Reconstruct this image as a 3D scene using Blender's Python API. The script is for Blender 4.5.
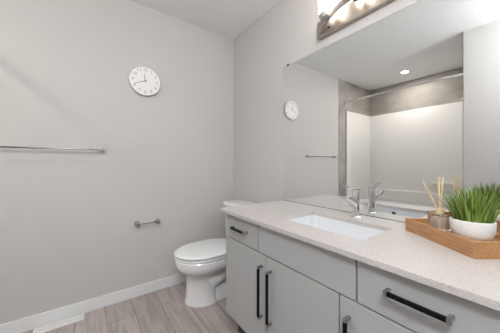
import bpy, bmesh, math, random
from mathutils import Vector, Matrix

for o in list(bpy.data.objects):
    bpy.data.objects.remove(o, do_unlink=True)
SC = bpy.context.scene
COL = SC.collection
R = math.radians
random.seed(7)

# ------------------------------------------------------------------ camera
cam_d = bpy.data.cameras.new('camera')
cam_d.sensor_width = 36.0
cam_d.sensor_fit = 'HORIZONTAL'
cam_d.lens = 225.32 / 500 * 36.0
cam_d.shift_y = -2.545 / 500
cam_d.clip_start = 0.02
cam = bpy.data.objects.new('camera', cam_d)
COL.objects.link(cam)
cam.location = (2.076, -1.2754, 1.1016)
cam.rotation_euler = (R(90), 0, R(54.283))
SC.camera = cam

# ------------------------------------------------------------------ world, lamps, exposure
SC.view_settings.view_transform = 'Standard'
SC.view_settings.look = 'None'
SC.view_settings.gamma = 1.0
SC.view_settings.use_curve_mapping = False
SC.view_settings.exposure = 0.21
W = bpy.data.worlds.new('world')
SC.world = W
W.use_nodes = True
W.node_tree.nodes['Background'].inputs[0].default_value = (0.9, 0.95, 1.0, 1)
W.node_tree.nodes['Background'].inputs[1].default_value = 0.05

GLOBE_EMIT = 4.2          # the vanity light's glass globes
POT_WATT = 9.0           # recessed light over the tub
FILL_WATT = 46.0          # fill light added out of view, behind the camera


def area(name, loc, rot, sx, sy, watt, col, shape='RECTANGLE'):
    d = bpy.data.lights.new(name, 'AREA')
    d.shape = shape
    d.size = sx
    d.size_y = sy
    d.energy = watt
    d.color = col
    o = bpy.data.objects.new(name, d)
    o.location = loc
    o.rotation_euler = rot
    COL.objects.link(o)
    return o


H = 2.44
HC = 0.8117
area('pot_lamp', (0.73, -2.471, H - 0.0056), (0, 0, 0), 0.076, 0.076, POT_WATT, (1, 0.94, 0.87), 'DISK')
rl = bpy.data.lights.new('added_fill_light', 'POINT')  # unseen fill, added to brighten the whole room
rl.energy = FILL_WATT
rl.color = (0.965, 0.985, 1.0)
rl.shadow_soft_size = 0.10
rlo = bpy.data.objects.new('added_fill_light', rl)
rlo.location = (2.45, -1.55, H - 0.22)
COL.objects.link(rlo)

# ------------------------------------------------------------------ materials
MATS = {}


def nodes_of(name):
    m = bpy.data.materials.new(name)
    m.use_nodes = True
    nt = m.node_tree
    return m, nt, nt.nodes['Principled BSDF']


def mat(name, col, rough=0.5, metal=0.0, **kw):
    m, nt, b = nodes_of(name)
    b.inputs['Base Color'].default_value = (*col, 1)
    b.inputs['Roughness'].default_value = rough
    b.inputs['Metallic'].default_value = metal
    for k, v in kw.items():
        b.inputs[k].default_value = v
    MATS[name] = m
    return m


def noise_bump(m, scale, strength, dist=0.002, detail=3):
    nt = m.node_tree
    b = nt.nodes['Principled BSDF']
    tc = nt.nodes.new('ShaderNodeTexCoord')
    n = nt.nodes.new('ShaderNodeTexNoise')
    n.inputs['Scale'].default_value = scale
    n.inputs['Detail'].default_value = detail
    bu = nt.nodes.new('ShaderNodeBump')
    bu.inputs['Strength'].default_value = strength
    bu.inputs['Distance'].default_value = dist
    nt.links.new(tc.outputs['Object'], n.inputs['Vector'])
    nt.links.new(n.outputs['Fac'], bu.inputs['Height'])
    nt.links.new(bu.outputs['Normal'], b.inputs['Normal'])


def ramp_mat(name, c1, c2, scale, rough, stretch=(1, 1, 1), detail=6, p1=0.35, p2=0.65, rot=(0, 0, 0)):
    m, nt, b = nodes_of(name)
    tc = nt.nodes.new('ShaderNodeTexCoord')
    mp = nt.nodes.new('ShaderNodeMapping')
    mp.inputs['Scale'].default_value = stretch
    mp.inputs['Rotation'].default_value = rot
    n = nt.nodes.new('ShaderNodeTexNoise')
    n.inputs['Scale'].default_value = scale
    n.inputs['Detail'].default_value = detail
    r = nt.nodes.new('ShaderNodeValToRGB')
    r.color_ramp.elements[0].position = p1
    r.color_ramp.elements[0].color = (*c1, 1)
    r.color_ramp.elements[1].position = p2
    r.color_ramp.elements[1].color = (*c2, 1)
    nt.links.new(tc.outputs['Object'], mp.inputs['Vector'])
    nt.links.new(mp.outputs['Vector'], n.inputs['Vector'])
    nt.links.new(n.outputs['Fac'], r.inputs['Fac'])
    nt.links.new(r.outputs['Color'], b.inputs['Base Color'])
    b.inputs['Roughness'].default_value = rough
    MATS[name] = m
    return m


M_WALL = mat('wall_paint', (0.59, 0.573, 0.558), 0.75)
noise_bump(M_WALL, 350, 0.08)
M_CEIL = mat('ceiling_texture', (0.90, 0.915, 0.93), 0.9)
noise_bump(M_CEIL, 70, 0.8, 0.006, 5)
M_TRIM = mat('white_trim', (0.80, 0.81, 0.82), 0.4)
M_DOOR = mat('white_door_paint', (0.8, 0.8, 0.79), 0.45)
M_CAB = mat('grey_laminate', (0.425, 0.433, 0.437), 0.42)
noise_bump(M_CAB, 60, 0.03)
M_GAP = mat('dark_carcass_edge', (0.06, 0.06, 0.06), 0.7)
M_CHROME = mat('chrome', (0.80, 0.81, 0.83), 0.05, 1.0)
M_STEEL = mat('dark_chrome', (0.27, 0.275, 0.29), 0.22, 1.0)
M_KNOB = mat('satin_nickel', (0.42, 0.39, 0.36), 0.5, 0.6)
M_POST = mat('polished_post', (0.5, 0.51, 0.53), 0.15, 1.0)
M_NICKEL = mat('brushed_nickel', (0.46, 0.42, 0.385), 0.33, 1.0)
M_BLACK = mat('matte_black_metal', (0.006, 0.006, 0.007), 0.5, **{'Specular IOR Level': 0.12})
M_BRACKET = mat('satin_bracket', (0.40, 0.40, 0.41), 0.3, 1.0)
M_PORC = mat('white_porcelain', (0.83, 0.84, 0.85), 0.12)
M_BASIN = mat('white_basin_glaze', (0.70, 0.72, 0.75), 0.14)
M_ACRYL = mat('white_acrylic', (0.82, 0.81, 0.80), 0.22)
M_MIRROR = mat('mirror_silver', (0.90, 0.915, 0.91), 0.0, 1.0)
M_MEDGE = mat('mirror_edge', (0.72, 0.75, 0.74), 0.2)
M_CLIP = mat('dark_clip', (0.05, 0.05, 0.05), 0.4)
M_FACE = mat('clock_face', (0.87, 0.87, 0.86), 0.5)
M_RIM = mat('clock_rim', (0.62, 0.62, 0.62), 0.3, 0.6)
M_NUM = mat('clock_numeral_grey', (0.33, 0.33, 0.34), 0.5)
M_HAND = mat('clock_hand_grey', (0.10, 0.10, 0.11), 0.5)
M_POT = mat('white_ceramic', (0.86, 0.86, 0.85), 0.3)
M_SOIL = mat('dark_soil', (0.02, 0.025, 0.012), 0.9)
M_REED = mat('reed_rattan', (0.90, 0.66, 0.34), 0.6)
M_COLLAR = mat('pale_gold_metal', (0.85, 0.72, 0.48), 0.35, 0.5)
M_LIQ = mat('tan_fragrance_oil', (0.88, 0.70, 0.56), 0.3)
M_VENT = mat('white_vent_metal', (0.82, 0.82, 0.82), 0.4)
M_SLOT = mat('vent_slot', (0.68, 0.68, 0.68), 0.7)
M_BAM = ramp_mat('bamboo', (0.35, 0.165, 0.065), (0.52, 0.285, 0.13), 14, 0.42, (1, 14, 14), 4)
M_TILE = ramp_mat('taupe_concrete_tile', (0.27, 0.25, 0.23), (0.42, 0.39, 0.36), 3.2, 0.5, (1, 1, 1.4), 7, 0.3, 0.7)
M_GLOBE = mat('frosted_globe_glass', (0.9, 0.88, 0.84), 0.4)
M_GLOBE.node_tree.nodes['Principled BSDF'].inputs['Emission Color'].default_value = (1.0, 0.90, 0.79, 1)
M_GLOBE.node_tree.nodes['Principled BSDF'].inputs['Emission Strength'].default_value = GLOBE_EMIT
M_LENS = mat('lamp_lens', (0.9, 0.9, 0.9), 0.4)
M_LENS.node_tree.nodes['Principled BSDF'].inputs['Emission Color'].default_value = (1.0, 0.97, 0.92, 1)
M_LENS.node_tree.nodes['Principled BSDF'].inputs['Emission Strength'].default_value = 6.0
M_GLASS = mat('clear_glass', (0.95, 0.95, 0.94), 0.02)
M_GLASS.node_tree.nodes['Principled BSDF'].inputs['Transmission Weight'].default_value = 1.0
M_GLASS.node_tree.nodes['Principled BSDF'].inputs['IOR'].default_value = 1.45


def make_floor_mat():
    m, nt, b = nodes_of('greige_vinyl_plank')
    L = nt.links.new
    tc = nt.nodes.new('ShaderNodeTexCoord')
    mp = nt.nodes.new('ShaderNodeMapping')
    mp.inputs['Location'].default_value = (0.35, 0.09, 0)
    br = nt.nodes.new('ShaderNodeTexBrick')
    br.offset = 0.5
    br.inputs['Scale'].default_value = 1.0
    br.inputs['Brick Width'].default_value = 1.2
    br.inputs['Row Height'].default_value = 0.18
    br.inputs['Mortar Size'].default_value = 0.0016
    br.inputs['Mortar Smooth'].default_value = 0.3
    br.inputs['Bias'].default_value = 0.0
    br.inputs['Color1'].default_value = (0.50, 0.455, 0.44, 1)
    br.inputs['Color2'].default_value = (0.42, 0.38, 0.365, 1)
    br.inputs['Mortar'].default_value = (0.13, 0.11, 0.10, 1)
    mp2 = nt.nodes.new('ShaderNodeMapping')
    mp2.inputs['Scale'].default_value = (1.3, 13, 1)
    n = nt.nodes.new('ShaderNodeTexNoise')
    n.inputs['Scale'].default_value = 2.2
    n.inputs['Detail'].default_value = 7
    n.inputs['Distortion'].default_value = 0.8
    r = nt.nodes.new('ShaderNodeValToRGB')
    r.color_ramp.elements[0].position = 0.3
    r.color_ramp.elements[0].color = (0.76, 0.73, 0.715, 1)
    r.color_ramp.elements[1].position = 0.68
    r.color_ramp.elements[1].color = (1.12, 1.11, 1.10, 1)
    mx = nt.nodes.new('ShaderNodeMix')
    mx.data_type = 'RGBA'
    mx.blend_type = 'MULTIPLY'
    mx.inputs[0].default_value = 1.0
    L(tc.outputs['Object'], mp.inputs['Vector'])
    L(mp.outputs['Vector'], br.inputs['Vector'])
    L(tc.outputs['Object'], mp2.inputs['Vector'])
    L(mp2.outputs['Vector'], n.inputs['Vector'])
    L(n.outputs['Fac'], r.inputs['Fac'])
    L(br.outputs['Color'], mx.inputs[6])
    L(r.outputs['Color'], mx.inputs[7])
    L(mx.outputs[2], b.inputs['Base Color'])
    b.inputs['Roughness'].default_value = 0.45
    return m


def make_quartz():
    m, nt, b = nodes_of('speckled_quartz')
    L = nt.links.new
    tc = nt.nodes.new('ShaderNodeTexCoord')
    v = nt.nodes.new('ShaderNodeTexVoronoi')
    v.inputs['Scale'].default_value = 210
    n = nt.nodes.new('ShaderNodeTexNoise')
    n.inputs['Scale'].default_value = 120
    n.inputs['Detail'].default_value = 4
    r = nt.nodes.new('ShaderNodeValToRGB')
    r.color_ramp.elements[0].position = 0.0
    r.color_ramp.elements[0].color = (0.24, 0.225, 0.215, 1)
    r.color_ramp.elements[1].position = 0.28
    r.color_ramp.elements[1].color = (0.61, 0.575, 0.56, 1)
    r2 = nt.nodes.new('ShaderNodeValToRGB')
    r2.color_ramp.elements[0].position = 0.32
    r2.color_ramp.elements[0].color = (0.86, 0.85, 0.84, 1)
    r2.color_ramp.elements[1].position = 0.62
    r2.color_ramp.elements[1].color = (1, 1, 1, 1)
    mx = nt.nodes.new('ShaderNodeMix')
    mx.data_type = 'RGBA'
    mx.blend_type = 'MULTIPLY'
    mx.inputs[0].default_value = 1.0
    L(tc.outputs['Object'], v.inputs['Vector'])
    L(tc.outputs['Object'], n.inputs['Vector'])
    L(v.outputs['Distance'], r.inputs['Fac'])
    L(n.outputs['Fac'], r2.inputs['Fac'])
    L(r.outputs['Color'], mx.inputs[6])
    L(r2.outputs['Color'], mx.inputs[7])
    L(mx.outputs[2], b.inputs['Base Color'])
    b.inputs['Roughness'].default_value = 0.28
    return m


def make_grass_mat():
    m, nt, b = nodes_of('grass_blade_green')
    L = nt.links.new
    a = nt.nodes.new('ShaderNodeAttribute')
    a.attribute_name = 'blade'
    r = nt.nodes.new('ShaderNodeValToRGB')
    r.color_ramp.elements[0].position = 0.0
    r.color_ramp.elements[0].color = (0.022, 0.075, 0.010, 1)
    r.color_ramp.elements[1].position = 1.0
    r.color_ramp.elements[1].color = (0.36, 0.50, 0.09, 1)
    L(a.outputs['Fac'], r.inputs['Fac'])
    L(r.outputs['Color'], b.inputs['Base Color'])
    b.inputs['Roughness'].default_value = 0.45
    return m


M_FLOOR = make_floor_mat()
M_QUARTZ = make_quartz()
M_GRASS = make_grass_mat()

# ------------------------------------------------------------------ mesh helpers


def link(name, bm, m, parent=None, smooth=False, angle=35):
    bmesh.ops.recalc_face_normals(bm, faces=bm.faces)
    me = bpy.data.meshes.new(name)
    bm.to_mesh(me)
    bm.free()
    for mm in (m if isinstance(m, (list, tuple)) else [m]):
        me.materials.append(mm)
    if smooth:
        me.polygons.foreach_set('use_smooth', [True] * len(me.polygons))
        me.set_sharp_from_angle(angle=R(angle))
    o = bpy.data.objects.new(name, me)
    COL.objects.link(o)
    if parent:
        o.parent = parent
    return o


def thing(name, label, cat, loc=(0, 0, 0), group=None):
    o = bpy.data.objects.new(name, None)
    o.empty_display_size = 0.05
    COL.objects.link(o)
    o.location = loc
    o['label'] = label
    o['category'] = cat
    if group:
        o['group'] = group
    return o


def tag(o, label, cat, group=None):
    o['label'] = label
    o['category'] = cat
    if group:
        o['group'] = group
    return o


def box(bm, x0, x1, y0, y1, z0, z1, bev=0.0, seg=2, mi=0):
    r = bmesh.ops.create_cube(bm, size=1.0)
    vs = r['verts']
    for v in vs:
        v.co = Vector((x0 + (v.co.x + .5) * (x1 - x0), y0 + (v.co.y + .5) * (y1 - y0), z0 + (v.co.z + .5) * (z1 - z0)))
    fs = {f for v in vs for f in v.link_faces}
    for f in fs:
        f.material_index = mi
    if bev > 0:
        es = list({e for v in vs for e in v.link_edges})
        bmesh.ops.bevel(bm, geom=es, offset=bev, segments=seg, profile=0.6, affect='EDGES')


def bx(*a, **k):
    bm = bmesh.new()
    box(bm, *a, **k)
    return bm


def loft(bm, rings, cap0=True, cap1=True, mi=0):
    vr = [[bm.verts.new(p) for p in ring] for ring in rings]
    n = len(vr[0])
    for a, b in zip(vr, vr[1:]):
        for i in range(n):
            f = bm.faces.new((a[i], a[(i + 1) % n], b[(i + 1) % n], b[i]))
            f.material_index = mi
    if cap0:
        bm.faces.new(list(reversed(vr[0]))).material_index = mi
    if cap1:
        bm.faces.new(vr[-1]).material_index = mi
    return vr


def frame_for(t):
    t = t.normalized()
    up = Vector((0, 0, 1)) if abs(t.z) < 0.95 else Vector((1, 0, 0))
    a = t.cross(up).normalized()
    return a, t.cross(a).normalized()


def tube(bm, pts, r, n=12, mi=0):
    pts = [Vector(p) for p in pts]
    rings = []
    for i, p in enumerate(pts):
        t = (pts[min(i + 1, len(pts) - 1)] - pts[max(i - 1, 0)])
        a, b = frame_for(t)
        rr = r[i] if isinstance(r, (list, tuple)) else r
        rings.append([p + (a * math.cos(2 * math.pi * k / n) + b * math.sin(2 * math.pi * k / n)) * rr for k in range(n)])
    loft(bm, rings, mi=mi)


def lathe(bm, prof, c=(0, 0, 0), axis='z', n=32, mi=0, closed=False):
    """prof: list of (radius, height along axis)"""
    rings = []
    for rr, h in prof:
        rr = max(rr, 1e-4)
        ring = []
        for k in range(n):
            a = 2 * math.pi * k / n
            u, v = rr * math.cos(a), rr * math.sin(a)
            if axis == 'z':
                p = (c[0] + u, c[1] + v, c[2] + h)
            elif axis == 'x':
                p = (c[0] + h, c[1] + u, c[2] + v)
            else:
                p = (c[0] + u, c[1] + h, c[2] + v)
            ring.append(p)
        rings.append(ring)
    if closed:
        vr = loft(bm, rings, False, False, mi)
        for i in range(n):
            bm.faces.new((vr[-1][i], vr[-1][(i + 1) % n], vr[0][(i + 1) % n], vr[0][i])).material_index = mi
    else:
        loft(bm, rings, True, True, mi)


def rrect(x0, x1, y0, y1, rad, z, n=6):
    pts = []
    for cx, cy, a0 in ((x1 - rad, y1 - rad, 0), (x0 + rad, y1 - rad, 90), (x0 + rad, y0 + rad, 180), (x1 - rad, y0 + rad, 270)):
        for k in range(n + 1):
            a = R(a0 + 90 * k / n)
            pts.append((cx + rad * math.cos(a), cy + rad * math.sin(a), z))
    return pts


def egg(xc, yf, yb, w, z, n=48, ex=2.2, mid=0.45):
    """outline of a toilet bowl: nose towards -y, flatter back"""
    pts = []
    ym = yf + (yb - yf) * (1 - mid) if False else yf + w * 1.25
    if ym > yb - 0.02:
        ym = (yf + yb) / 2
    for k in range(n):
        a = 2 * math.pi * k / n
        c, s = math.cos(a), math.sin(a)
        if s < 0:
            e = 2.0
            L = ym - yf
        else:
            e = 2.8
            L = yb - ym
        d = (abs(c) ** e + abs(s) ** e) ** (-1 / e)
        pts.append((xc + w * d * c, ym + L * d * s, z))
    return pts


# ------------------------------------------------------------------ setting


def struct(name, bm, m):
    o = link(name, bm, m)
    o['kind'] = 'structure'
    return o


X1, XR = 1.4865, 2.78
YF, YR = -1.8195, -2.934
T = 0.1
struct('floor', bx(-T, XR + T, YR - T, T, -0.06, 0), M_FLOOR)
struct('ceiling', bx(-T, XR + T, YR - T, T, H, H + 0.06), M_CEIL)
struct('wall_left', bx(-T, 0, YR - T, T, 0, H), M_WALL)
struct('wall_back', bx(0, XR, 0, T, 0, H), M_WALL)
struct('wall_right', bx(XR, XR + T, YR - T, T, 0, H), M_WALL)
struct('wall_rear', bx(0, XR, YR - T, YR, 0, H), M_WALL)
bm = bmesh.new()
box(bm, X1, X1 + 0.11, YR, YF, 0, H)
box(bm, X1 + 0.11, 1.93, YF - 0.11, YF, 0, H)
box(bm, 1.93, 2.73, YF - 0.11, YF, 2.05, H)
box(bm, 2.73, XR, YF - 0.11, YF, 0, H)
struct('wall_front', bm, M_WALL)
bm = bmesh.new()
for x0, x1, z0, z1 in ((1.86, 1.93, 0, 2.12), (2.73, 2.775, 0, 2.12), (1.86, 2.775, 2.05, 2.12)):
    box(bm, x0, x1, YF, YF + 0.012, z0, z1, 0.003)
struct('trim_1', bm, M_TRIM)

BBH, BBT = 0.088, 0.013
bm = bx(0.0, BBT, -1.952, -BBT, 0, BBH, bev=0.003)
struct('baseboard_left', bm, M_TRIM)
struct('baseboard_back', bx(0.0, 0.80, -BBT, 0, 0, BBH, bev=0.003), M_TRIM)
struct('baseboard_front', bx(X1, 1.86, YF, YF + BBT, 0, BBH, bev=0.003), M_TRIM)
struct('baseboard_right', bx(XR - BBT, XR, YF + 0.02, 0, 0, BBH, bev=0.003), M_TRIM)

# taupe tile lining of the tub alcove (three walls, ceiling to floor)
bm = bmesh.new()
box(bm, 0, 0.008, YR, -1.955, 0, H)
box(bm, 0.008, X1 - 0.008, YR, YR + 0.008, 0, H)
box(bm, X1 - 0.008, X1, YR, YF - 0.01, 0, H)
struct('trim_2', bm, M_TILE)

# ------------------------------------------------------------------ vanity cabinet
FY = -0.553          # face of doors and drawers
VX0, VX1 = 0.806, 2.019
van = thing('vanity_cabinet', 'light grey flat-panel bathroom vanity under the quartz countertop', 'vanity cabinet', (VX0, 0, 0))
VO = Vector((VX0, 0, 0))


def child(name, bm, m, parent, smooth=False):
    """mesh given in world coordinates, parent an Empty or mesh whose world offset is known"""
    off = Vector((0, 0, 0))
    p = parent
    while p is not None:
        off += p.location
        p = p.parent
    for v in bm.verts:
        v.co -= off
    return link(name, bm, m, parent, smooth)


bm = bmesh.new()
ZT = HC - 0.0193
for a_, b_ in ((VX0, VX0 + 0.018), (VX1 - 0.018, VX1)):
    v0 = [(a_, -0.004, 0), (a_, -0.46, 0), (a_, -0.46, 0.148), (a_, -0.53, 0.148), (a_, -0.53, ZT), (a_, -0.004, ZT)]
    loft(bm, [v0, [(b_, y, z) for x, y, z in v0]])
box(bm, VX0 + 0.018, VX1 - 0.018, -0.53, -0.018, 0.148, 0.166)
box(bm, VX0 + 0.018, VX1 - 0.018, -0.018, -0.004, 0.166, ZT)
box(bm, VX0 + 0.018, VX1 - 0.018, -0.53, -0.512, ZT - 0.05, ZT)
child('carcass', bm, M_CAB, van)
bm = bmesh.new()
box(bm, VX0 + 0.019, VX1 - 0.019, -0.5335, -0.5305, 0.155, ZT - 0.001)
child('face_backing', bm, M_GAP, van)
bm = bx(VX0 + 0.02, VX1 - 0.02, -0.475, -0.46, 0.0, 0.147)
child('toe_kick', bm, M_GAP, van)

G = 0.0028
ZD = 0.6425


def front(name, x0, x1, z0, z1):
    return child(name, bx(x0 + G, x1 - G, FY, -0.534, z0 + G, z1 - G, bev=0.0012), M_CAB, van)


def handle(parent, horizontal, a, b, fixed):
    """bar pull: black square bar between two satin brackets"""
    yb0, yb1 = FY - 0.032, FY - 0.022
    w = 0.0058
    if horizontal:
        bar = bx(a + 0.0105, b - 0.0105, yb0, yb1, fixed - w, fixed + w, bev=0.0008)
        brs = [(a, a + 0.010), (b - 0.010, b)]
        bb = [bx(x0, x1, yb0 - 0.0005, FY, fixed - w - .0008, fixed + w + .0008, bev=0.001) for x0, x1 in brs]
    else:
        bar = bx(fixed - w, fixed + w, yb0, yb1, a + 0.0105, b - 0.0105, bev=0.0008)
        brs = [(a, a + 0.010), (b - 0.010, b)]
        bb = [bx(fixed - w - .0008, fixed + w + .0008, yb0 - 0.0005, FY, z0, z1, bev=0.001) for z0, z1 in brs]
    o = child('handle_bar', bar, M_BLACK, parent)
    o['label'] = 'black square handle bar'
    for k in bb:
        o = child('handle_bracket', k, M_BRACKET, parent)
        o['label'] = 'silver end bracket of the handle'


d = front('drawer', VX0, 1.149, ZD, ZT - 0.004)
d['label'] = 'narrow drawer front nearest the toilet'
handle(d, True, 0.904, 1.052, 0.7185)
front('false_front', 1.149, 1.676, ZD, ZT - 0.004)
d = front('drawer', 1.676, VX1, ZD, ZT - 0.004)
d['label'] = 'drawer front under the bamboo tray'
handle(d, True, 1.771, 1.923, 0.729)
for x0, x1, hx in ((VX0, 1.2093, 1.1785), (1.2093, 1.6127, 1.2465), (1.6127, VX1, 1.6505)):
    d = front('door', x0, x1, 0.148, ZD)
    handle(d, False, 0.322, 0.585, hx)

# countertop with the sink cut-out
SX0, SX1, SY0, SY1 = 1.192, 1.630, -0.432, -0.165
CX0, CX1, CY0 = 0.766, 2.06, -0.5751
ctop = thing('countertop', 'pale speckled quartz countertop with a cut-out for the sink', 'countertop', (CX0, 0, HC - 0.0188))


def counter_bm():
    bm = bmesh.new()
    outer = [bm.verts.new(p) for p in ((CX0, CY0, HC), (CX1, CY0, HC), (CX1, -0.0006, HC), (CX0, -0.0006, HC))]
    inner = [bm.verts.new(p) for p in rrect(SX0, SX1, SY0, SY1, 0.010, HC)]
    es = []
    for loop in (outer, inner):
        for i in range(len(loop)):
            es.append(bm.edges.new((loop[i], loop[(i + 1) % len(loop)])))
    bmesh.ops.triangle_fill(bm, use_beauty=True, edges=es)
    r = bmesh.ops.extrude_face_region(bm, geom=list(bm.faces))
    for v in [g for g in r['geom'] if isinstance(g, bmesh.types.BMVert)]:
        v.co.z -= 0.0188
    return bm


child('slab', counter_bm(), M_QUARTZ, ctop)

# undermount basin
sink = thing('sink', 'white rectangular undermount sink set in the quartz countertop', 'sink', (1.412, -0.2975, HC - 0.15))
zb = HC - 0.0190
e = 0.012
bm = bmesh.new()
rings = [rrect(SX0 - .03, SX1 + .03, SY0 - .03, SY1 + .03, .04, zb - 0.014),
         rrect(SX0 - .03, SX1 + .03, SY0 - .03, SY1 + .03, .04, zb),
         rrect(SX0 - .002, SX1 + .002, SY0 - .002, SY1 + .002, .024, zb),
         rrect(SX0 + .002, SX1 - .002, SY0 + .002, SY1 - .002, .028, zb - .006),
         rrect(SX0 + .012, SX1 - .012, SY0 + .012, SY1 - .012, .035, zb - .095),
         rrect(SX0 + .03, SX1 - .03, SY0 + .03, SY1 - .03, .05, zb - .122),
         rrect(SX0 + .08, SX1 - .08, SY0 + .08, SY1 - .08, .05, zb - .130),
         rrect(1.412 - .03, 1.412 + .03, -.2975 - .03, -.2975 + .03, .028, zb - .133)]
loft(bm, rings, False, True)
rings = [rrect(SX0 - .03, SX1 + .03, SY0 - .03, SY1 + .03, .04, zb - 0.014),
         rrect(SX0 - .004, SX1 + .004, SY0 - .004, SY1 + .004, .04, zb - 0.02),
         rrect(SX0 + .0, SX1 - .0, SY0 + .0, SY1 - .0, .05, zb - 0.11),
         rrect(SX0 + .05, SX1 - .05, SY0 + .05, SY1 - .05, .05, zb - 0.145)]
loft(bm, rings, False, True)
child('basin', bm, M_BASIN, sink, True)
bm = bmesh.new()
lathe(bm, [(0.022, 0), (0.024, 0.003), (0.018, 0.005), (0.016, 0.003), (0.002, 0.002)], (1.412, -0.2975, zb - .134), n=24)
child('drain', bm, M_CHROME, sink, True)
ov = (1.402, SY0 + 0.0065, HC - 0.046)
bm = bmesh.new()
lathe(bm, [(0.0145, -0.006), (0.0155, 0.0), (0.0145, 0.002), (0.012, 0.002), (0.011, -0.002)], ov, axis='y', n=24)
o = child('overflow_ring', bm, M_CHROME, sink, True)
bm = bmesh.new()
lathe(bm, [(0.0108, 0.0), (0.0108, 0.0022), (0.001, 0.0024)], ov, axis='y', n=20)
o2 = child('overflow_hole', bm, M_CLIP, sink, True)

# faucet
FX, FYY = 1.418, -0.093
fau = thing('faucet', 'chrome single-lever faucet on the countertop behind the sink', 'faucet', (FX, FYY, HC))
bm = bmesh.new()
lathe(bm, [(0.026, 0.0), (0.026, 0.004), (0.0195, 0.010), (0.0188, 0.03), (0.0180, 0.146), (0.0165, 0.150)], (FX, FYY, HC), n=28)
child('body', bm, M_CHROME, fau, True)


def slab_path(bm, stations):
    """stations: (y, z, half-width x, half-height) along -y, rounded rectangle sections"""
    rings = []
    for y, z, hw, hh in stations:
        ring = []
        for k in range(16):
            a = 2 * math.pi * k / 16
            c, s = math.cos(a), math.sin(a)
            q = (abs(c) ** 3.2 + abs(s) ** 3.2) ** (-1 / 3.2)
            ring.append((FX + hw * q * c, y, z + hh * q * s))
        rings.append(ring)
    loft(bm, rings)


bm = bmesh.new()
slab_path(bm, [(FYY + 0.006, HC + 0.078, 0.013, 0.026), (FYY - 0.03, HC + 0.088, 0.0155, 0.024), (FYY - 0.08, HC + 0.107, 0.0165, 0.015),
               (FYY - 0.118, HC + 0.119, 0.0165, 0.007), (FYY - 0.126, HC + 0.121, 0.015, 0.004)])
child('spout', bm, M_CHROME, fau, True)
bm = bmesh.new()
slab_path(bm, [(FYY + 0.020, HC + 0.152, 0.0150, 0.005), (FYY - 0.02, HC + 0.157, 0.0150, 0.0065), (FYY - 0.07, HC + 0.167, 0.0125, 0.0045),
               (FYY - 0.105, HC + 0.176, 0.010, 0.0032)])
child('lever', bm, M_CHROME, fau, True)
bm = bmesh.new()
lathe(bm, [(0.0158, 0.1502), (0.0158, 0.1545)], (FX, FYY, HC), n=24)
child('lever_ring', bm, M_CLIP, fau, True)

# ------------------------------------------------------------------ mirror
MT = 1.8753
mir = thing('mirror', 'large frameless wall mirror standing on the back edge of the countertop', 'mirror', (CX0, 0, HC))
bm = bmesh.new()
box(bm, CX0, CX1, -0.0055, -0.0006, HC + 0.0029, MT)
for f in bm.faces:
    f.material_index = 0 if f.normal.y < -0.5 else 1
bm.faces.ensure_lookup_table()
child('glass', bm, [M_MIRROR, M_MEDGE], mir)
o = child('bottom_channel', bx(CX0, CX1, -0.0075, -0.0004, HC + 0.0001, HC + 0.0028), M_CLIP, mir)
o['label'] = 'thin dark channel under the mirror glass'
for cx in (0.818, 2.008):
    o = child('clip', bx(cx - 0.011, cx + 0.011, -0.0085, -0.0002, MT - 0.006, MT + 0.006, bev=0.001), M_CLIP, mir)

# ------------------------------------------------------------------ vanity light
LX0, LX1, LZ0, LZ1 = 1.113, 1.711, 1.939, 2.046
vl = thing('vanity_light', 'brushed nickel three-globe vanity light on the wall above the mirror', 'wall light', (1.412, 0, LZ0))
child('back_plate', bx(LX0, LX1, -0.030, 0, LZ0, LZ1, bev=0.002), M_NICKEL, vl)
bm = bmesh.new()
N = 28
rings = []
for i in range(N + 1):
    t = i / N
    x = LX0 + 0.022 + (LX1 - LX0 - 0.044) * t
    y = -0.030 - 0.098 * math.sin(math.pi * t) ** 0.9
    z = 1.978 + 0.022 * math.sin(math.pi * t)
    rings.append([(x, y - 0.004, z - 0.016), (x, y + 0.004, z - 0.016), (x, y + 0.004, z + 0.016), (x, y - 0.004, z + 0.016)])
loft(bm, rings)
child('arch_bar', bm, M_KNOB, vl, True)
for gx in (1.232, 1.412, 1.592):
    t = (gx - LX0 - 0.022) / (LX1 - LX0 - 0.044)
    ay = -0.030 - 0.098 * math.sin(math.pi * t) ** 0.9
    az = 1.978 + 0.022 * math.sin(math.pi * t)
    gy = -0.082
    bm = bmesh.new()
    gb = 2.028
    lathe(bm, [(0.020, 0.0), (0.046, 0.002), (0.051, 0.006), (0.053, 0.02), (0.055, 0.150), (0.052, 0.150), (0.050, 0.022), (0.046, 0.010), (0.018, 0.008)],
          (gx, gy, gb), n=32)
    o = child('glass_shade', bm, M_GLOBE, vl, True)
    o['label'] = 'glowing frosted glass shade'
    bm = bmesh.new()
    lathe(bm, [(0.008, -0.026), (0.016, -0.024), (0.019, -0.012), (0.018, 0.0005)], (gx, gy, gb - 0.0008), n=24)
    tube(bm, [(gx, ay + 0.003, az + 0.004), (gx, gy, gb - 0.016)], 0.006)
    child('shade_holder', bm, M_NICKEL, vl, True)
    bm = bmesh.new()
    yk = ay - 0.003
    lathe(bm, [(0.009, 0.0), (0.016, -0.010), (0.017, -0.016), (0.020, -0.018), (0.024, -0.028), (0.025, -0.036), (0.022, -0.048), (0.014, -0.057), (0.003, -0.060)],
          (gx, yk, az + 0.004), axis='y', n=24)
    child('knob', bm, M_KNOB, vl, True)
for sx in (1.205, 1.619):
    bm = bmesh.new()
    lathe(bm, [(0.006, 0.0), (0.006, -0.006), (0.0045, -0.011), (0.001, -0.013)], (sx, -0.030, 1.972), axis='y', n=16)
    child('mounting_screw', bm, M_CLIP, vl, True)

# ------------------------------------------------------------------ wall clock
KY, KZ, KR = -0.884, 1.800, 0.124
clk = thing('wall_clock', 'round white wall clock with thin grey numerals on the left wall', 'clock', (0, KY, KZ))


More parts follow.
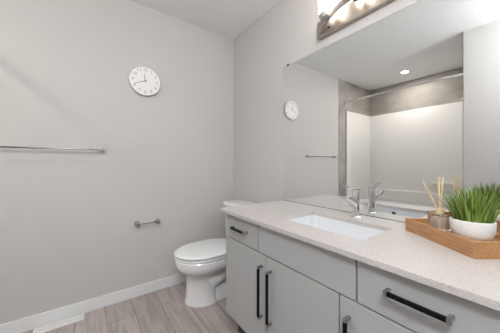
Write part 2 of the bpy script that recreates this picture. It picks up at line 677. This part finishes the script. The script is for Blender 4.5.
def wall_obj(o):
    """mesh drawn in the xy plane, turned to stand on the left wall facing the room"""
    M = Matrix(((0, 0, 1), (1, 0, 0), (0, 1, 0))).to_4x4()
    o.data.transform(M)
    return o


bm = bmesh.new()
lathe(bm, [(KR - 0.012, 0.001), (KR - 0.002, 0.004), (KR, 0.010), (KR, 0.022), (KR - 0.003, 0.024), (KR - 0.004, 0.0215)], (0, 0, 0), n=64)
wall_obj(link('case', bm, M_RIM, clk, True))
bm = bmesh.new()
lathe(bm, [(KR - 0.0045, 0.0216), (KR - 0.0045, 0.0222)], (0, 0, 0), n=64)
wall_obj(link('face', bm, M_FACE, clk))


def text_mesh(name, s, size, loc, m, parent, z=0.0):
    c = bpy.data.curves.new(name, 'FONT')
    c.body = s
    c.size = size
    c.align_x = 'CENTER'
    c.align_y = 'CENTER'
    c.extrude = 0.0003
    t = bpy.data.objects.new(name + '_text', c)
    COL.objects.link(t)
    dg = bpy.context.evaluated_depsgraph_get()
    me = bpy.data.meshes.new_from_object(t.evaluated_get(dg))
    bpy.data.objects.remove(t, do_unlink=True)
    bpy.data.curves.remove(c)
    me.name = name
    me.materials.clear()
    me.materials.append(m)
    me.transform(Matrix.Translation((loc[0], loc[1], z)))
    o = bpy.data.objects.new(name, me)
    COL.objects.link(o)
    o.parent = parent
    return o


for h in range(1, 13):
    a = R(90 - 30 * h)
    wall_obj(text_mesh('numeral', str(h), 0.036, (0.094 * math.cos(a), 0.094 * math.sin(a)), M_NUM, clk, 0.0226))


def hand(name, ang, L, back, w, z):
    bm = bmesh.new()
    a = R(90 - ang)
    u = Vector((math.cos(a), math.sin(a), 0))
    v = Vector((-u.y, u.x, 0))
    r0 = [u * -back + v * w, u * -back - v * w, u * L - v * w * 0.7, u * L + v * w * 0.7]
    loft(bm, [[p + Vector((0, 0, z)) for p in r0], [p + Vector((0, 0, z + 0.0012)) for p in r0]])
    return wall_obj(link(name, bm, M_HAND, clk))


hand('hour_hand', 351, 0.058, 0.012, 0.0024, 0.0236)
hand('minute_hand', 247, 0.084, 0.014, 0.0020, 0.0252)
bm = bmesh.new()
lathe(bm, [(0.005, 0.0222), (0.005, 0.0275), (0.001, 0.0283)], n=20)
wall_obj(link('hub', bm, M_HAND, clk, True))

# ------------------------------------------------------------------ towel bar and paper holder on the left wall
tb = thing('towel_bar', 'long thin chrome towel bar on the left wall', 'towel bar', (0, -1.49, 1.207))


def wall_post(y, z, x1, r, parent, name='post'):
    bm = bmesh.new()
    lathe(bm, [(r * 1.25, 0.0), (r * 1.25, 0.006), (r * 0.92, 0.010), (r * 0.85, x1 - 0.022), (r, x1 - 0.018), (r, x1), (r * 0.85, x1 + 0.002)], (0, y, z), axis='x', n=24)
    child(name, bm, M_POST, parent, True)


TBZ = 1.207
for y in (-1.190, -1.790):
    wall_post(y, TBZ, 0.062, 0.0125, tb)
bm = bmesh.new()
tube(bm, [(0.054, -1.190, TBZ), (0.054, -1.790, TBZ)], 0.0058, 14)
child('bar', bm, M_STEEL, tb, True)
tp = thing('toilet_paper_holder', 'small empty chrome toilet paper holder low on the left wall', 'paper holder', (0, -0.866, 0.606))
for y in (-0.946, -0.788):
    wall_post(y, 0.606, 0.060, 0.0175, tp)
bm = bmesh.new()
tube(bm, [(0.047, -0.946, 0.606), (0.047, -0.788, 0.606)], 0.0045, 12)
child('roller_bar', bm, M_STEEL, tp, True)

# ------------------------------------------------------------------ floor register
fr = thing('floor_register', 'white slotted floor register beside the left baseboard', 'floor vent', (0.058, -1.45, 0))
bm = bx(0.0195, 0.0985, -1.568, -1.297, 0, 0.006, bev=0.0025)
child('frame', bm, M_VENT, fr)
bm = bmesh.new()
for k in range(17):
    yy = -1.552 + 0.0152 * k
    box(bm, 0.034, 0.084, yy, yy + 0.006, 0.0055, 0.0063)
child('slots', bm, M_SLOT, fr)

# ------------------------------------------------------------------ toilet
TX = 0.405
toi = thing('toilet', 'white two-piece toilet between the left wall and the vanity', 'toilet', (TX, -0.4, 0))
bm = bmesh.new()
BXC = TX - 0.070
rg = [egg(BXC, -0.652, -0.41, 0.132, 0.0), egg(BXC, -0.652, -0.41, 0.131, 0.012), egg(BXC + .003, -0.645, -0.42, 0.122, 0.05), egg(BXC + .010, -0.644, -0.42, 0.115, 0.14),
      egg(BXC + .020, -0.650, -0.41, 0.112, 0.22), egg(BXC + .03, -0.666, -0.36, 0.122, 0.262), egg(TX, -0.708, -0.28, 0.148, 0.290), egg(TX, -0.738, -0.25, 0.170, 0.318),
      egg(TX, -0.748, -0.245, 0.179, 0.350), egg(TX, -0.750, -0.245, 0.181, 0.380), egg(TX, -0.744, -0.25, 0.176, 0.388)]
loft(bm, rg)
# rear deck under the tank, trapway and foot
box(bm, TX - 0.175, TX + 0.175, -0.33, -0.075, 0.318, 0.385, 0.02, 3)
rg = []
for z, w, yf, yb in ((0.0, 0.092, -0.50, -0.17), (0.012, 0.092, -0.50, -0.17), (0.07, 0.082, -0.48, -0.18), (0.11, 0.072, -0.46, -0.19)):
    rg.append(rrect(BXC + .02 - w, BXC + .02 + w, yf, yb, 0.05, z))
loft(bm, rg)
pts = [(TX, -0.50, 0.16), (TX, -0.40, 0.20), (TX, -0.30, 0.27), (TX, -0.22, 0.27), (TX, -0.19, 0.19), (TX, -0.21, 0.06)]
tube(bm, pts, [0.075, 0.075, 0.078, 0.075, 0.07, 0.07], 20)
child('bowl', bm, M_PORC, toi, True)
bm = bmesh.new()
loft(bm, [egg(TX, -0.746, -0.262, 0.176, 0.3895), egg(TX, -0.754, -0.260, 0.185, 0.395), egg(TX, -0.755, -0.260, 0.186, 0.404), egg(TX, -0.749, -0.262, 0.180, 0.4085)])
child('seat', bm, M_PORC, toi, True)
bm = bmesh.new()
loft(bm, [egg(TX, -0.748, -0.252, 0.179, 0.4127), egg(TX, -0.756, -0.250, 0.187, 0.4182), egg(TX, -0.757, -0.250, 0.188, 0.4262), egg(TX, -0.750, -0.253, 0.181, 0.4322),
          egg(TX, -0.725, -0.262, 0.158, 0.4357)])
child('seat_lid', bm, M_PORC, toi, True)
for sx in (-0.075, 0.075):
    child('hinge', bx(TX + sx - 0.022, TX + sx + 0.022, -0.262, -0.235, 0.385, 0.425, 0.006), M_PORC, toi, True)
bm = bmesh.new()
loft(bm, [rrect(TX - .185, TX + .185, -.222, -.062, .04, .386), rrect(TX - .195, TX + .195, -.232, -.056, .045, .42), rrect(TX - .207, TX + .207, -.240, -.05, .045, .714)])
child('tank', bm, M_PORC, toi, True)
bm = bmesh.new()
loft(bm, [rrect(TX - .209, TX + .209, -.244, -.046, .05, .7145), rrect(TX - .219, TX + .219, -.252, -.042, .055, .724), rrect(TX - .220, TX + .220, -.253, -.042, .055, .740),
          rrect(TX - .214, TX + .214, -.247, -.046, .05, .750), rrect(TX - .195, TX + .195, -.230, -.06, .04, .753)])
child('tank_lid', bm, M_PORC, toi, True)

# ------------------------------------------------------------------ bathtub alcove (seen in the mirror)
tub = thing('bathtub', 'white alcove bathtub seen in the mirror below the shower surround', 'bathtub', (0.74, -2.53, 0))
tx0, tx1, ty0, ty1 = 0.0095, X1 - 0.0095, YR + 0.0095, -2.135
bm = bmesh.new()
loft(bm, [rrect(tx0, tx1, ty0, ty1, .004, 0.0), rrect(tx0, tx1, ty0, ty1, .004, 0.485), rrect(tx0 + .004, tx1 - .004, ty0 + .004, ty1 - .010, .006, 0.498),
          rrect(tx0 + .07, tx1 - .09, ty0 + .06, ty1 - .07, .12, 0.498), rrect(tx0 + .085, tx1 - .10, ty0 + .075, ty1 - .085, .12, 0.47),
          rrect(tx0 + .20, tx1 - .13, ty0 + .12, ty1 - .13, .12, 0.14), rrect(tx0 + .26, tx1 - .18, ty0 + .18, ty1 - .19, .08, 0.11)], False, True)
child('shell', bm, M_ACRYL, tub, True)
bm = bmesh.new()
lathe(bm, [(0.03, 0.0), (0.03, 0.004), (0.006, 0.006)], (1.2, -2.53, 0.1105), n=20)
child('drain', bm, M_CHROME, tub, True)

sur = thing('shower_surround', 'white acrylic shower surround panels above the bathtub in the mirror', 'shower surround', (0.74, YR + 0.0085, 0.5))
ZS = 1.962
bm = bx(0.0090, X1 - 0.0090, YR + 0.0085, YR + 0.034, 0.500, ZS, bev=0.003)
child('back_panel', bm, M_ACRYL, sur)
for xx in (0, 1):
    a, b = ((0.0085, 0.034) if xx == 0 else (X1 - 0.034, X1 - 0.0085))
    child('side_panel', bx(a, b, YR + 0.0345, -2.140, 0.500, ZS, bev=0.008, seg=3), M_ACRYL, sur)
bm = bx(0.0345, X1 - 0.0345, YR + 0.0342, YR + 0.085, 0.500, 0.672, bev=0.012, seg=3)
child('ledge', bm, M_ACRYL, sur)
bm = bx(0.94, X1 - 0.036, YR + 0.0342, YR + 0.10, 0.80, 0.838, bev=0.010, seg=3)
child('soap_shelf', bm, M_ACRYL, sur)

rod = thing('shower_curtain_rod', 'curved chrome shower curtain rod across the tub alcove, seen in the mirror', 'curtain rod', (0.74, -2.137, 2.105))
bm = bmesh.new()
pts = []
for i in range(31):
    t = i / 30
    pts.append((0.012 + (X1 - 0.024) * t, -2.137 + 0.05 * math.sin(math.pi * t), 2.10))
tube(bm, pts, 0.0115, 14)
child('tube', bm, M_CHROME, rod, True)
bm = bmesh.new()
tube(bm, [(x, y, z) for x, y, z in pts if x > 1.22], 0.0185, 18)
child('outer_sleeve', bm, M_CHROME, rod, True)
for xx, s in ((0.0082, 1), (X1 - 0.0082, -1)):
    bm = bmesh.new()
    lathe(bm, [(0.036, 0.0), (0.036, 0.004 * s), (0.030, 0.012 * s), (0.018, 0.034 * s), (0.016, 0.045 * s)], (xx, -2.137, 2.10), axis='x', n=24)
    child('flange', bm, M_CHROME, rod, True)

sh = thing('overhead_shower', 'chrome shower head on a bent arm at the right end of the tub alcove', 'shower head', (X1, -2.53, 2.03))
bm = bmesh.new()
lathe(bm, [(0.03, 0.0), (0.03, -0.005), (0.014, -0.014)], (X1 - 0.0082, -2.53, 2.03), axis='x', n=20)
child('flange', bm, M_CHROME, sh, True)
bm = bmesh.new()
tube(bm, [(X1 - 0.012, -2.53, 2.03), (X1 - 0.06, -2.53, 2.035), (X1 - 0.10, -2.53, 2.01), (X1 - 0.13, -2.53, 1.975)], 0.009, 12)
child('arm', bm, M_CHROME, sh, True)
bm = bmesh.new()
tube(bm, [(X1 - 0.125, -2.53, 1.98), (X1 - 0.145, -2.53, 1.955), (X1 - 0.165, -2.53, 1.93), (X1 - 0.17, -2.53, 1.924)], [0.012, 0.018, 0.042, 0.043], 24)
child('head', bm, M_CHROME, sh, True)

pot = thing('recessed_light', 'round recessed ceiling light glowing over the tub, seen in the mirror', 'ceiling light', (0.73, -2.471, H))
bm = bmesh.new()
lathe(bm, [(0.062, 0.0), (0.062, -0.003), (0.044, -0.005), (0.042, 0.0)], (0.73, -2.471, H), n=36, closed=True)
child('trim_ring', bm, M_TRIM, pot, True)
bm = bmesh.new()
lathe(bm, [(0.0415, 0.0), (0.0415, -0.003)], (0.73, -2.471, H), n=36)
child('lens', bm, M_LENS, pot)

cl = thing('added_fill_lamp', 'added white dome lamp for the fill light, out of view near the doorway', 'ceiling light', (2.45, -1.55, H))  # invented fixture to carry the added fill light, never in view
bm = bmesh.new()
lathe(bm, [(0.17, 0.0), (0.175, -0.012), (0.165, -0.022), (0.16, -0.022)], (2.45, -1.55, H), n=40)
child('base', bm, M_NICKEL, cl, True)
bm = bmesh.new()
lathe(bm, [(0.16, -0.0225), (0.152, -0.05), (0.12, -0.08), (0.07, -0.098), (0.004, -0.104)], (2.45, -1.55, H), n=40)
child('diffuser', bm, M_LENS, cl, True)

# ------------------------------------------------------------------ bamboo tray with plant and diffuser
AX = Vector((-0.812, 0.584, 0)).normalized()      # long side of the tray, away from the corner nearest the viewer
BX = Vector((0.584, 0.812, 0)).normalized()
TC = Vector((1.7945, -0.233, 0)) + BX * 0.0855     # tray centre
HL, HW = 0.1525, 0.0855
ang = math.atan2(AX.y, AX.x)
tray = thing('serving_tray', 'rectangular bamboo tray standing askew on the countertop against the mirror', 'tray', (TC.x, TC.y, HC))
tray.rotation_euler = (0, 0, ang)
TF = 0.033     # tray floor height above the counter
tw = 0.0105
th = 0.0525
# local x = AX, local y = perpendicular
for nm, b_ in (('side_wall', (-HL, HL, -HW, -HW + tw)), ('side_wall', (-HL, HL, HW - tw, HW)),
               ('end_wall', (-HL, -HL + tw, -HW + tw, HW - tw)), ('end_wall', (HL - tw, HL, -HW + tw, HW - tw))):
    link(nm, bx(b_[0], b_[1], b_[2], b_[3], 0, th, bev=0.0012), M_BAM, tray)
link('tray_floor', bx(-HL + tw, HL - tw, -HW + tw, HW - tw, 0.006, TF), M_BAM, tray)

ZF = HC + TF + 0.0004
PX, PY = 1.890, -0.190
pg = thing('potted_grass', 'bushy green artificial grass in a low round white pot on the bamboo tray', 'potted plant', (PX, PY, ZF))
bm = bmesh.new()
PR = 0.058
lathe(bm, [(0.040, 0.0), (0.045, 0.002), (0.052, 0.010), (PR, 0.027), (PR + 0.001, 0.062), (PR - 0.001, 0.064), (PR - 0.004, 0.062), (PR - 0.005, 0.030), (0.03, 0.012)], n=48)
link('pot', bm, M_POT, pg, True)
bm = bmesh.new()
lathe(bm, [(PR - 0.0056, 0.047), (PR - 0.0056, 0.055), (0.03, 0.058), (0.002, 0.059)], n=32)
link('soil', bm, M_SOIL, pg, True)


def grass_bm(n=260):
    bm = bmesh.new()
    lay = bm.verts.layers.float.new('blade')
    for i in range(n):
        a = random.uniform(0, 2 * math.pi)
        rr = 0.048 * math.sqrt(random.random())
        base = Vector((rr * math.cos(a), rr * math.sin(a), 0.053))
        lean_dir = a + random.uniform(-0.7, 0.7)
        out = Vector((math.cos(lean_dir), math.sin(lean_dir), 0))
        lean = (0.08 + 0.62 * rr / 0.048) * random.uniform(0.3, 1.0)
        L = random.uniform(0.085, 0.135) * (1.0 - 0.12 * rr / 0.048)
        w = random.uniform(0.0024, 0.0050)
        side = Vector((-out.y, out.x, 0))
        tw_ = random.uniform(-0.9, 0.9)
        side = (side * math.cos(tw_) + out * math.sin(tw_)).normalized()
        shade = random.random() ** 1.3 * 1.3 - 0.2
        prev = None
        S = 6
        p = base.copy()
        th_ = lean * 0.25
        for k in range(S + 1):
            t = k / S
            ww = w * (1 - t) ** 0.65 if k < S else 0.0002
            ww = max(ww, 0.00025)
            cz = out * 0.0006
            vs = [bm.verts.new(p - side * ww), bm.verts.new(p + cz), bm.verts.new(p + side * ww)]
            for v in vs:
                v[lay] = min(1, max(0, 0.55 * shade + 0.45 * random.random() * 0.6 + 0.15))
            if prev:
                bm.faces.new((prev[0], prev[1], vs[1], vs[0]))
                bm.faces.new((prev[1], prev[2], vs[2], vs[1]))
            prev = vs
            th_ += lean * 1.15 / S
            p = p + (out * math.sin(th_) + Vector((0, 0, 1)) * math.cos(th_)) * (L / S)
    # keep the leaves in front of the mirror
    for v in bm.verts:
        wy = PY + v.co.y
        if wy > -0.012:
            v.co.y -= (wy + 0.012)
    return bm


link('grass_blades', grass_bm(), M_GRASS, pg, True, 60)

BXX, BYY = 1.793, -0.155
rd = thing('reed_diffuser', 'clear glass reed diffuser with tan oil and wooden sticks on the bamboo tray', 'reed diffuser', (BXX, BYY, ZF))
rd.rotation_euler = (0, 0, ang)
hw = 0.0255
bm = bmesh.new()
loft(bm, [rrect(-hw, hw, -hw, hw, .006, 0.0), rrect(-hw, hw, -hw, hw, .006, 0.052), rrect(-hw + .004, hw - .004, -hw + .004, hw - .004, .007, 0.058),
          rrect(-.011, .011, -.011, .011, .0105, 0.061), rrect(-.011, .011, -.011, .011, .0105, 0.066), rrect(-.009, .009, -.009, .009, .0085, 0.066),
          rrect(-.009, .009, -.009, .009, .0085, 0.0585), rrect(-hw + .005, hw - .005, -hw + .005, hw - .005, .006, 0.0545),
          rrect(-hw + .004, hw - .004, -hw + .004, hw - .004, .005, 0.006)], True, True)
link('bottle', bm, M_GLASS, rd, True)
bm = bmesh.new()
q = hw - 0.0045
loft(bm, [rrect(-q, q, -q, q, .005, 0.0065), rrect(-q, q, -q, q, .005, 0.042)])
link('fragrance_oil', bm, M_LIQ, rd)
bm = bmesh.new()
lathe(bm, [(0.0118, 0.0615), (0.0145, 0.0618), (0.0145, 0.0815), (0.0120, 0.0825), (0.0118, 0.0815)], n=28, closed=True)
link('collar', bm, M_COLLAR, rd, True)
ca, sa = math.cos(-ang), math.sin(-ang)
for px_, py_, tz in ((-0.043, -0.043, 0.190), (0.000, -0.006, 0.205), (-0.002, 0.050, 0.200), (-0.012, 0.026, 0.185)):
    # tip offset given along world axes, turned into the bottle's axes
    tip = Vector((px_ * ca - py_ * sa, px_ * sa + py_ * ca, tz))
    bot = -tip * 0.30
    bot.z = 0.011
    f = 0.7
    d_ = Vector((tip.x, tip.y, 0))
    nk = d_.normalized() * min(0.006, d_.length * 0.1) if d_.length > 0 else Vector()
    nk.z = 0.075
    k_ = (nk - tip)
    bot = tip + k_ * ((tip.z - 0.050) / (tip.z - nk.z))
    bm = bmesh.new()
    tube(bm, [bot, tip], 0.0018, 8)
    link('reed', bm, M_REED, rd, True)
